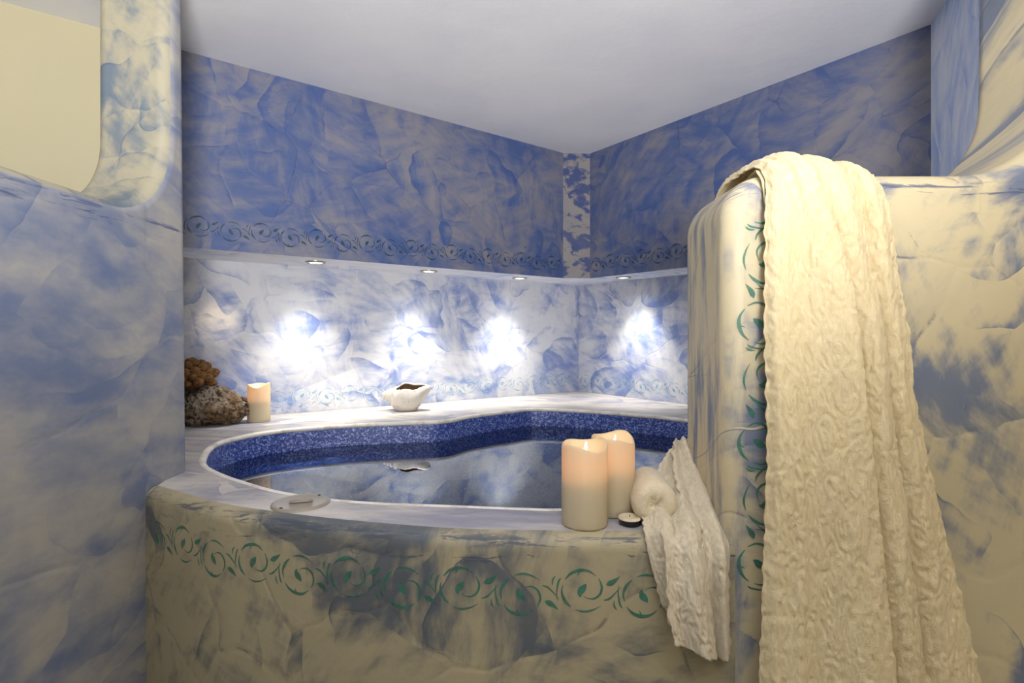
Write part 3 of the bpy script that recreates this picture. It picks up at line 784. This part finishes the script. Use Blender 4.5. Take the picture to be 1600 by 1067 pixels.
# secondary folds drifting down the cloth
sm = S * (XR - XL)[:, None]
tm = arc_len[:, None].repeat(ns, 1)
dn += .006 * noise2(sm * 26 + .9 * noise2(tm * 3, sm * 0 + 2, 3), tm * 2.2, 11) * np.clip(1.2 - pc, 0, 1)
dn += .004 * np.exp(-((S - .16) / .03) ** 2) * sstep(1.3, .9, Z) * (1 + .5 * noise2(tm * 60, sm * 90, 8))
edge = sstep(0, .05, S) * sstep(0, .05, 1 - S)
dn *= (.25 + .75 * edge)
X = XL[:, None] + S * (XR - XL)[:, None]
X += .014 * np.where(S < v1, 1, 0) * sstep(.70, .97, pa) - .004 * np.where(S >= v1, 1, 0) * np.exp(-pb * 6)   # the left panel's edge laps over
X += .0022 * noise2(tm * 45, S * 3, 21) * (1 - edge) * 1.6
Y0 = path[:, 0][:, None] + nrm[:, 0][:, None] * (dn + .004); Z0 = path[:, 1][:, None] + nrm[:, 1][:, None] * (dn + .004)
P = np.stack([X, Y0, Z0], 2)
G = grid_normals(P)
if G[-1, ns // 2, 1] > 0: G = -G
P += G * crinkle(sm, tm, 31, .0030)[:, :, None]
tag(sheet('towel', P, M['towel']), 'long cream crinkled towel hung over the low pier wall at the right', 'towel')

# second cloth fold lying flat on the pier top beside the towel belongs to the same towel: an under layer, as a part
nt2, ns2 = 120, 40
pth = resample(catmull([(1.266, 1.36), (1.263, 1.46), (1.235, 1.53), (1.13, 1.541), (1.04, 1.537), (1.000, 1.512), (.9935, 1.46), (.992, 1.38), (.99, 1.28)], 12), nt2)
S2 = np.linspace(0, 1, ns2)[None, :].repeat(nt2, 0); T2 = np.linspace(0, 1, nt2)[:, None].repeat(ns2, 1)
L2 = np.interp(T2, [0, .35, .55, .62, .72, .85, 1], [.50, .50, .475, .458, .464, .475, .482]); R2 = L2 * 0 + .55
P2 = np.stack([L2 + S2 * (R2 - L2), pth[:, 0][:, None] + 0 * S2, pth[:, 1][:, None] + 0 * S2], 2)
G2 = grid_normals(P2)
if G2[-1, 5, 1] > 0: G2 = -G2
P2 += G2 * (.002 + crinkle(S2 * .1, T2 * .6, 77, .0018) + .004 * np.exp(-(S2 / .12) ** 2))[:, :, None]
o2 = sheet('under_fold', P2, M['towel'], .002); o2.parent = bpy.data.objects['towel']

# crinkled scarf spilling over the tub edge
def strip(pts, widths, seed, nt=150, ns=44, folds=2.0, amp=.006, phase=0., side=(1, .0, 0), cr=.0034, edge_j=.005, slant=0.):
    C = resample(catmull(pts, 14), nt)
    d = np.r_[0, np.cumsum(np.linalg.norm(np.diff(C, axis=0), axis=1))]
    Wd = np.interp(np.linspace(0, 1, nt), np.linspace(0, 1, len(widths)), widths)
    T = np.gradient(C, axis=0); T /= np.linalg.norm(T, axis=1)[:, None]
    sd = np.array(side)[None, :] - (T @ np.array(side))[:, None] * T; sd /= np.linalg.norm(sd, axis=1)[:, None]
    N_ = np.cross(T, sd); 
    N_ *= np.where(N_[:, 1] > 0, -1, 1)[:, None] if abs(N_[-1, 1]) > .2 else 1
    s = np.linspace(-.5, .5, ns)[None, :].repeat(nt, 0); tm = d[:, None].repeat(ns, 1); sm = s * Wd[:, None]
    ej = edge_j * noise2(tm * 55, s * 2 + seed, seed + 4) * np.abs(s * 2) ** 3
    hh = amp * np.cos((s + .5) * 2 * PI * folds + phase + .8 * noise2(tm * 6, s * 0, seed)) + amp * .6 * (1 - (2 * s) ** 2)
    hh += crinkle(sm, tm, seed, cr)
    C = C + np.zeros_like(C)
    out = C[:, None, :] + sd[:, None, :] * (sm + ej)[:, :, None] + N_[:, None, :] * hh[:, :, None]
    out[:, :, 2] -= slant * (s + .5) * (tm / tm.max()) ** 3 + .004 * noise2(s * 6, s * 0 + seed, seed) * (tm / tm.max()) ** 8
    return out
sA = strip([(.43, 1.30, .90), W(1066, 690, 1.265), W(1074, 735, 1.17), W(1094, 790, 1.075), W(1114, 850, 1.00), W(1117, 900, .982), W(1121, 965, .980), W(1124, 1026, .980)], [.05, .030, .056, .074, .066, .058, .050, .044], 41, folds=1.5, amp=.008)
sB = strip([W(1052, 770, 1.13), W(1060, 800, 1.06), W(1066, 838, .985), W(1074, 890, .955), W(1079, 950, .944), W(1087, 1000, .940)], [.05, .070, .072, .076, .080, .078], 51, nt=150, ns=56, folds=1.2, amp=.009, phase=1.0, cr=.0042, slant=.040)
sC = strip([W(1022, 800, 1.065), W(1029, 826, 1.005), W(1042, 880, .982), W(1053, 930, .978), W(1066, 975, .975)], [.050, .052, .056, .050, .040], 61, nt=110, ns=36, folds=.8, amp=.009, phase=2.6)
sD = strip([(.42, 1.31, .90), W(1060, 702, 1.26), W(1046, 745, 1.17), W(1040, 800, 1.09)], [.03, .025, .055, .075], 71, nt=70, ns=36, folds=1.0, amp=.006)
V = []; Fc = []
for P_ in (sA, sB, sC, sD):
    k0 = len(V); a, b = P_.shape[:2]; V += [tuple(q) for q in P_.reshape(-1, 3)]
    Fc += [(k0 + i * b + j, k0 + i * b + j + 1, k0 + (i + 1) * b + j + 1, k0 + (i + 1) * b + j) for i in range(a - 1) for j in range(b - 1)]
sc_o = obj_py('scarf', V, Fc, M['scarf'])
md = sc_o.modifiers.new('thick', 'SOLIDIFY'); md.thickness = .0028; md.offset = 0
tag(sc_o, 'off-white crinkled scarf spilling over the tub edge below the rolled cloth', 'scarf')

# rolled cloth, its end towards the camera
Rr_ = .043; Ln = .15
pr = [(0, .006), (.008, .004), (.014, .001), (.022, -.0015), (.030, 0), (.037, .005), (.041, .013), (Rr_, .024), (Rr_, .05), (Rr_ * .99, .09), (Rr_, Ln - .02), (.036, Ln - .004), (.02, Ln), (0, Ln)]
pr = [tuple(q) for q in resample(pr, 60)]
v, f = lathe(pr, 64)
va = np.array(v); r = np.hypot(va[:, 0], va[:, 1]); th = np.arctan2(va[:, 1], va[:, 0])
k = 1 + .04 * np.cos(2 * th + .7) + .03 * np.cos(3 * th + 1.9)
va[:, 0] *= k; va[:, 1] *= k
inner = sstep(.026, .004, r) * (va[:, 2] < .02)
va[:, 2] += inner * .006 * (noise2(va[:, 0] * 160, va[:, 1] * 160, 3)) + .0012 * noise2(th * 3, va[:, 2] * 90, 5) * (r > .03)
v = [tuple(q) for q in va]
roll = obj_py('rolled_cloth', v, f, M['roll'])
roll.matrix_world = Matrix.Translation((.281, 1.048, DECK + .0445)) @ Vector((.10, 1, 0)).to_track_quat('Z', 'Y').to_matrix().to_4x4()
tag(roll, 'off-white rolled cloth with its round end facing out beside the candles', 'towel')
